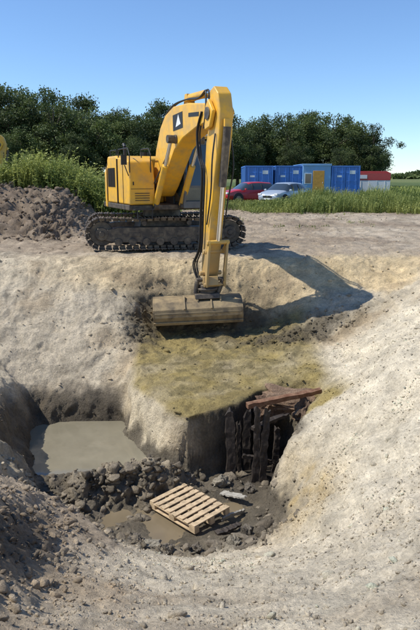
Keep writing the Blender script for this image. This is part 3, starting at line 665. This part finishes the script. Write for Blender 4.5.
def tree_mesh(name,h,w,seed,nclump=75,nleaf=200,lsize=.36):
    r=np.random.default_rng(seed)
    p=Part()
    lean=r.normal(0,.02,2)*h
    pr=Vector((0,0,-.3)); rad=h*.024
    trunk=[]
    for k in range(1,6):
        q=Vector((lean[0]*k/5,lean[1]*k/5,h*.8*k/5)); p.cyl(pr,q,rad*(1-.17*(k-1)),rad*(1-.17*k),seg=8); trunk.append(q); pr=q
    cl=[]
    while len(cl)<nclump:
        d=r.normal(size=3); d/=np.linalg.norm(d); rr=r.random()**.5
        zc=h*.52; c=np.array([d[0]*w*.5*rr,d[1]*w*.5*rr,zc+d[2]*h*.42*rr])
        if c[2]<h*.12: continue
        c[:2]*= (1.0-.3*max(0,(c[2]-h*.7)/(h*.3)))*(1+.2*math.sin(3*math.atan2(d[1],d[0])+seed))
        cl.append(c)
    for c in cl[:26]:
        t=trunk[min(4,max(0,int((c[2]/h-.15)*5)))]; p.cyl(t*.9,Vector(c),rad*.3,rad*.08,seg=5)
    wood=p.bm
    wv=np.array([v.co[:] for v in wood.verts]); wood.verts.index_update(); wf=[[v.index for v in f.verts] for f in wood.faces]
    lv=[];tint=[]
    for c in cl:
        cr=r.uniform(.08,.15)*h*.75
        n=int(nleaf*r.uniform(.7,1.3)*(cr/(.1*h*.75))**1.3); d=r.normal(size=(n,3)); d/=np.linalg.norm(d,axis=1)[:,None]
        rad_=cr*(r.random(n)**.45*(1+.25*np.sin(5*np.arctan2(d[:,1],d[:,0])+4*d[:,2])))[:,None]*np.array([1.1,1.1,.8])
        pos=c+d*rad_
        a=r.normal(size=(n,3)); a/=np.linalg.norm(a,axis=1)[:,None]; b=np.cross(a,r.normal(size=(n,3))); b/=np.linalg.norm(b,axis=1)[:,None]
        s=lsize*r.uniform(.5,1.2,(n,1))
        q=np.stack([pos-a*s*.5,pos+b*s*.3,pos+a*s*.5,pos-b*s*.3],1); lv.append(q)
        t=np.clip(r.uniform(.15,.75)+d[:,2]*.25+r.normal(0,.15,n),0,1); tint.append(np.repeat(t,4))
    lv=np.concatenate(lv).reshape(-1,3); tint=np.concatenate(tint)
    me=bpy.data.meshes.new(name)
    nl_=len(lv)//4
    verts=np.concatenate([wv,lv]); 
    faces=wf+[tuple(range(len(wv)+4*i,len(wv)+4*i+4)) for i in range(nl_)]
    me.from_pydata(verts.tolist(),[],faces)
    me.materials.append(M_bark); me.materials.append(M_leaf)
    mi=np.zeros(len(faces),dtype=np.int32); mi[len(wf):]=1; me.polygons.foreach_set('material_index',mi)
    a=me.color_attributes.new('Tint','FLOAT_COLOR','POINT'); c4=np.ones((len(verts),4),dtype=np.float32); c4[len(wv):,:3]=tint[:,None]; a.data.foreach_set('color',c4.ravel())
    wood.free(); return me
TM=[tree_mesh('tree_%d'%i,15,w,20+i,nclump=n) for i,(w,n) in enumerate([(12,85),(10,70),(14,95),(11,75)])]
def tree(x,y,h,k,name='tree',wx=1):
    o=bpy.data.objects.new(name,TM[k%4]); s=h/15; o.location=(x,y,.5); o.scale=(s*wx,s*wx,s); o.rotation_euler=(0,0,random.uniform(0,6.28)); link(o)
tx=[(-34,92,17.2),(-29,90,14.8),(-34,99,17),(-25,95,15.4),(-22,88,14.0),(-19,97,14.8),(-16,90,12.6),(-13,96,12.6),(-10.5,91,11.0),(-8,97,14.0),(-5,95,13.4),(-39,96,17),(-42,90,16),(-2,99,12.5),(1.5,101,11.5),(-30,104,16),(-22,104,15),(-15,104,13),(-9,105,12.6),(-36,86,12),(-26,84,8.5),(-18,84,8),(-11,86,8),(-5,88,8)]
for i,(x,y,h) in enumerate(tx): tree(x,y,h,i)
tx=[(5,112,14.0),(9.5,116,13.6),(14,112,13.6),(18,118,14.8),(22,113,14.2),(26,116,13.4),(29.0,112,11.6),(30.5,118,10.0),(12,122,14.3),(20,124,15),(26,124,13),(1,114,11),(6,104,8),(14,104,8),(22,105,7),(28,108,7.5)]
for i,(x,y,h) in enumerate(tx): tree(x,y,h,i+2)
def mass(name,xr,yr,n,s,hf,mat,seed):
    r=np.random.default_rng(seed); x=r.uniform(*xr,n); y=r.uniform(*yr,n); z=r.random(n)**.8*hf(x)+.4
    pos=np.stack([x,y,z],1); a=r.normal(size=(n,3)); a/=np.linalg.norm(a,axis=1)[:,None]; b=np.cross(a,r.normal(size=(n,3))); b/=np.linalg.norm(b,axis=1)[:,None]
    ss_=s*r.uniform(.5,1.3,(n,1)); q=np.stack([pos-a*ss_,pos+b*ss_*.6,pos+a*ss_,pos-b*ss_*.6],1).reshape(-1,3)
    me=mesh_np(name,q,np.arange(n*4).reshape(-1,4),[mat],{'Tint':np.repeat(np.repeat(r.random((n,1)),3,1),4,0)},smooth=False)
    return link(bpy.data.objects.new(name,me))
mass('distant_hedgerow',(-150,420),(600,640),16000,2.6,lambda x:4+3*np.sin(x*.03)+2*np.sin(x*.11),M_leaf,3)
mass('distant_woodland',(-150,900),(1500,1600),14000,7,lambda x:12+5*np.sin(x*.012)+3*np.sin(x*.05),M_leaf,4)

def height_at(x,y):
    i=np.clip(np.searchsorted(xs,x),1,len(xs)-1); j=np.clip(np.searchsorted(ys,y),1,len(ys)-1)
    return P[i,j,2]
def weeds(name,pts,hts,per,seed,spread=.35,lw=.012,leaf=(.05,.13),nleaf=4,lean=.45):
    r=np.random.default_rng(seed); n=len(pts)*per
    base=np.repeat(pts,per,0)+r.normal(0,spread,(n,2)); h=np.repeat(hts,per)*r.uniform(.4,1.1,n)
    z=height_at(base[:,0],base[:,1])-.03
    a=r.uniform(0,6.28,n); ln=r.uniform(.05,lean,n)*h; dx,dy=np.cos(a),np.sin(a)
    px_,py_=-dy,dx; w=lw*r.uniform(.6,1.6,n)
    V_=[]
    for t,ww in((0,.6),(.45,1),(.8,.8),(1,.1)):
        cx=base[:,0]+dx*ln*t*t; cy=base[:,1]+dy*ln*t*t; cz=z+h*t
        V_.append(np.stack([cx-px_*w*ww,cy-py_*w*ww,cz],1)); V_.append(np.stack([cx+px_*w*ww,cy+py_*w*ww,cz],1))
    V_=np.stack(V_,1).reshape(-1,3); b0=(np.arange(n)*8)[:,None]
    F=np.concatenate([b0+np.array([0,1,3,2]),b0+np.array([2,3,5,4]),b0+np.array([4,5,7,6])])
    m=n*nleaf; k=r.integers(0,n,m); t=r.uniform(.1,1,m); c=np.stack([base[k,0]+dx[k]*ln[k]*t*t,base[k,1]+dy[k]*ln[k]*t*t,z[k]+h[k]*t],1)
    A=r.normal(size=(m,3)); A[:,2]=np.abs(A[:,2])*.4; A/=np.linalg.norm(A,axis=1)[:,None]; B=np.cross(A,[0,0,1.])+r.normal(0,.3,(m,3)); B/=np.linalg.norm(B,axis=1)[:,None]
    s=r.uniform(*leaf,(m,1)); q=np.stack([c,c+A*s*.5+B*s*.3,c+A*s,c+A*s*.5-B*s*.3],1).reshape(-1,3)
    F=np.concatenate([F,len(V_)+np.arange(m*4).reshape(-1,4)])
    patch=np.clip(.45+1.0*fbm(base[:,0]*.5,base[:,1]*.5,0*base[:,0],3),0,1)
    T=np.clip(np.repeat(patch,8)+r.normal(0,.15,n*8),0,1); T2=np.clip(np.repeat(patch[k],4)*.6+.4*np.repeat(t,4)+r.normal(0,.2,m*4),0,1)
    T=np.concatenate([T,T2])[:,None]
    me=mesh_np(name,np.concatenate([V_,q]),F,[M_weed],{'Tint':np.repeat(T,3,1)},smooth=False)
    return link(bpy.data.objects.new(name,me))
r=np.random.default_rng(5)
n=2600; px=r.uniform(2.2,26,n); py=r.uniform(32.6,41,n)
k=(py>33.2+.5*np.sin(px*.9)+.35*np.sin(px*2.7))&((px>5.5)|(py<37))
px,py=px[k],py[k]; hts=np.clip(.92+.55*fbm(px*.35,py*.35,0*px,2),.3,1.4)*np.clip((px-1.8)/3,.35,1)*(.5+.5*np.clip((py-32.5)/2,0,1))
weeds('tall_grass',np.stack([px,py],1),hts,16,8,spread=.3,lw=.012,nleaf=4,leaf=(.04,.12))
n=1000; px=r.uniform(-20,-2.2,n); py=r.uniform(29.5,37,n); hts=np.clip(1.2+1.1*fbm(px*.3,py*.3,0*px+4,2),.5,2.2)*np.clip((-px-1)/4,.35,1)
weeds('leafy_shrubs',np.stack([px,py],1),hts,16,9,spread=.3,lw=.01,nleaf=14,leaf=(.07,.18),lean=.6)
n=350; px=r.uniform(-3,3.5,n); py=r.uniform(36,44,n); weeds('grass_verge',np.stack([px,py],1),np.full(n,.4),12,10)
n=45; px=r.uniform(-5,14,n); py=r.uniform(25,33,n); weeds('weed_tufts',np.stack([px,py],1),np.full(n,.16),8,12,spread=.12,lw=.01,leaf=(.02,.06))
n=1500; px=r.uniform(-2,34,n); py=r.uniform(58,80,n); weeds('field_grass',np.stack([px,py],1),np.full(n,.6),6,13,spread=.8,lw=.06)

# ------------------------------------------------------------------ containers, cabin, vehicles
def zg(x,y): return float(height_at(np.array([x]),np.array([y]))[0])
def container(x,y,mat,rz=0,name='shipping_container',L=6.06,Hh=2.59):
    e=empty(name,(x,y,zg(x,y)+.02),rz); W=2.44
    p=Part()
    for a in(-1,1):
        for b in(-1,1): p.box((a*(W/2-.06),b*(L/2-.06),Hh/2),(.12,.12,Hh))
        for zz_ in(.07,Hh-.06): p.box((a*(W/2-.05),0,zz_),(.08,L-.24,.12)); p.box((0,a*(L/2-.05),zz_),(W-.24,.08,.12))
    p.box((0,0,Hh-.05),(W-.2,L-.2,.04)); p.done('frame',[mat],e,bevel=.008)
    p=Part()
    def corr(n,length,place):
        s=length/n
        for i in range(n): place(-length/2+s*(i+.5),s)
    corr(int((L-.24)/.28),L-.24,lambda q,s:[p.box((a*(W/2-.06),q,Hh/2),(.035,s*.5,Hh-.24)) or p.box((a*(W/2-.085),q,Hh/2),(.012,s,Hh-.24)) for a in(-1,1)])
    corr(7,W-.24,lambda q,s:(p.box((q,L/2-.06,Hh/2),(s*.5,.035,Hh-.24)),p.box((q,L/2-.085,Hh/2),(s,.012,Hh-.24))))
    p.done('corrugated_walls',[mat],e)
    p=Part()
    for a in(-1,1): p.box((a*.545,-L/2+.06,Hh/2),(1.06,.05,Hh-.28))
    for zz_ in(.23*Hh,.5*Hh,.77*Hh):
        for a in(-1,1): p.box((a*.545,-L/2+.03,zz_),(.96,.02,.06))
    p.done('doors',[mat],e,bevel=.006)
    p=Part()
    for xx in(-.85,-.3,.3,.85): p.cyl((xx,-L/2-.0,.15),(xx,-L/2-.0,Hh-.15),.022,seg=8,mi=1); p.box((xx,-L/2,1.1),(.2,.03,.05),mi=1)
    p.box((.55,-L/2+.01,.79*Hh),(.5,.01,.3)); p.box((-.55,-L/2+.01,.66*Hh),(.4,.01,.16))
    p.done('lock_rods_and_labels',[M_white,mat],e)
    return e
M_blue=mat_simple('blue_container_paint',(.06,.20,.56),.5,dirt=(.07,.16,.38),dirt_amt=.8,scale=1.5)
M_lblue=mat_simple('light_blue_container_paint',(.18,.38,.64),.5,dirt=(.2,.32,.45),dirt_amt=.8,scale=1.5)
container(4.2,56,M_blue); container(6.8,56.3,M_blue,.02); container(11.75,56,M_blue,-.02)
sc_=empty('site_storage_container',(15.7,60,zg(15.7,60)),math.radians(-6))
p=Part(); p.box((0,0,.75),(3.3,2.3,1.2)); p.box((0,0,.08),(3.1,2.1,.14)); p.done('lower_walls',[M_white],sc_,bevel=.02)
p=Part(); p.box((0,0,1.70),(3.34,2.34,.70)); p.prism([(-1.6,2.05),(1.6,2.05),(1.3,2.2),(-1.3,2.2)],-1.1,1.1); p.done('upper_walls_and_roof',[M_red],sc_,bevel=.02)
p=Part()
for xx in(-1.1,-.35,.4,1.15): p.box((xx,-1.165,.75),(.04,.03,1.15))
p.box((.03,-1.17,.75),(.7,.02,1.0)); p.box((-.9,-1.18,1.68),(.7,.02,.34)); p.done('ribs_and_door',[M_white],sc_)
cab=empty('site_cabin',(9.2,56,zg(9.2,56)))
p=Part(); p.box((0,0,1.4),(2.4,6,2.6)); p.box((0,-3.03,2.66),(2.5,.06,.1)); p.box((0,0,2.75),(2.5,6.1,.06)); p.done('walls',[M_lblue],cab,bevel=.02)
p=Part(); p.box((.15,-3.02,1.2),(.98,.06,2.0)); p.done('door',[mat_simple('orange_door_paint',(.68,.33,.05),.5)],cab,bevel=.01)
p=Part(); p.box((-.75,-3.02,1.55),(.62,.05,.9),mi=0); p.box((-.75,-3.05,1.55),(.5,.02,.78),mi=1); p.box((.5,-3.06,1.2),(.04,.04,.12),mi=0); p.done('window',[M_white,M_gl],cab)
p=Part(); p.box((-1.21,0,1.4),(.02,5.6,.08)); p.box((0,-3.012,.2),(2.3,.02,.14)); p.done('trim',[M_white],cab)

def car(name,x,y,rz,paint,L=4.3,W=1.76):
    e=empty(name,(x,y,zg(x,y)+.02),rz)
    w=W/2; k=L/4.3
    st=[(-2.15*k,.66,.42,.78,.6,.82),(-2.08*k,.80,.32,.92,.68,.98),(-1.75*k,.86,.26,.95,.66,1.22),(-1.45*k,.88,.22,.95,.62,1.42),(-.6*k,.88,.2,.94,.62,1.47),(.1*k,.88,.2,.92,.62,1.45),(.42*k,.88,.2,.92,.62,1.38),(1.05*k,.87,.22,.9,.74,.97),(1.6*k,.86,.26,.84,.72,.9),(2.02*k,.78,.3,.72,.62,.78),(2.15*k,.62,.38,.6,.52,.64)]
    bm=bmesh.new(); rings=[]
    for (sx,hw,zb,zt,rw,zr) in st:
        half=[(hw*.86,zb),(hw,zb+.14),(hw*1.0,(zb+zt)/2+.05),(hw*.965,zt),(rw+.02,zr-.07 if zr-zt>.15 else zt+(zr-zt)*.6),(rw*.8,zr),(rw*.35,zr+.015)]
        pts=half+[(-a,b) for a,b in half[::-1]]
        rings.append([bm.verts.new((sx,a,b)) for a,b in pts])
    n=len(rings[0])
    for i,(A,B) in enumerate(zip(rings[:-1],rings[1:])):
        for j in range(n):
            f=bm.faces.new((A[j],A[(j+1)%n],B[(j+1)%n],B[j]))
            mi=0
            if 2<=i<7 and j in(3,n-5): mi=1
            if i==6 and 4<=j<=8: mi=1
            if i in(1,2) and 4<=j<=8: mi=1
            if j==n-1: mi=2
            f.material_index=mi
    bm.faces.new(rings[0]); bm.faces.new(rings[-1][::-1])
    bmesh.ops.recalc_face_normals(bm,faces=bm.faces)
    me=bpy.data.meshes.new('body'); bm.to_mesh(me); bm.free()
    for m in(paint,M_gl,M_blk): me.materials.append(m)
    me.polygons.foreach_set('use_smooth',[True]*len(me.polygons)); me.set_sharp_from_angle(angle=math.radians(40))
    link(bpy.data.objects.new('body',me),e)
    wb=1.3*L/4.3
    p=Part()
    for sx in(-wb,wb):
        for sy in(-1,1):
            p.cyl((sx,sy*(w-.16),.33),(sx,sy*(w+.03),.33),.33,seg=24,mi=0); p.cyl((sx,sy*(w+.0),.33),(sx,sy*(w+.045),.33),.2,seg=18,mi=1)
            p.cyl((sx,sy*(w-.1),.36),(sx,sy*(w+.012),.36),.39,seg=24,mi=0)
    p.done('wheels',[M_blk,M_chrome],e,smooth=True)
    p=Part(); fx=st[-2][0]
    for sy in(-1,1):
        p.box((fx+.03,sy*.62,.72),(.16,.26,.13),mi=0); p.box((st[1][0]-.0,sy*.7,.85),(.12,.16,.2),mi=1)
        p.box((.75,sy*(w+.1),.98),(.12,.18,.12),mi=2)
    p.box((fx+.1,0,.58),(.08,.7,.14),mi=3); p.box((fx+.12,0,.42),(.05,.46,.1),mi=0)
    for sx in(-.62,.12): 
        for sy in(-1,1): p.box((sx,sy*(w*.985-.105),1.14),(.06,.05,.42),mi=3,rot=Matrix.Rotation(sy*.42,4,'X'))
    p.done('lights_mirrors_grille',[M_white,M_red,paint,M_blk],e,bevel=.015)
    return e
M_silver=mat_simple('silver_blue_paint',(.42,.47,.52),.3,.3,var=.1,coat=.4)
car('parked_car',2.75,43.5,math.radians(-155),M_red,L=4.2)
car('parked_car',5.0,41.5,math.radians(-128),M_silver,L=4.1)

# ------------------------------------------------------------------ light, sky, camera
trav=Vector((.76,.07,-1)).normalized()
sd=bpy.data.lights.new('sun','SUN'); sd.energy=5.0; sd.angle=math.radians(.53); sd.color=(1,.96,.88)
so=bpy.data.objects.new('sun',sd); so.rotation_euler=trav.to_track_quat('-Z','Y').to_euler(); so.location=(-20,-5,30); link(so)
w=bpy.data.worlds.new('World'); S.world=w; w.use_nodes=True; nt=w.node_tree
sky=nt.nodes.new('ShaderNodeTexSky'); sky.sky_type='NISHITA'; sky.sun_disc=False
sky.sun_elevation=math.asin(-trav.z); sky.sun_rotation=math.atan2(-trav.x,-trav.y)
sky.air_density=1.0; sky.dust_density=0.0; sky.ozone_density=3.0; sky.altitude=600
mul=nt.nodes.new('ShaderNodeVectorMath'); mul.operation='MULTIPLY'; mul.inputs[1].default_value=(.84,.98,1.14)
nt.links.new(sky.outputs[0],mul.inputs[0]); nt.links.new(mul.outputs[0],nt.nodes['Background'].inputs[0]); nt.nodes['Background'].inputs[1].default_value=.15
cd=bpy.data.cameras.new('camera'); cd.sensor_fit='VERTICAL'; cd.sensor_height=36; cd.lens=34.3; cd.clip_end=6000; cd.clip_start=.05
cam=bpy.data.objects.new('camera',cd); cam.location=(0,0,2.2); cam.rotation_euler=(math.radians(90-12.9),0,0); link(cam); S.camera=cam
S.view_settings.view_transform='Standard'; S.view_settings.look='None'; S.view_settings.exposure=0
print('VERTS',len(co))
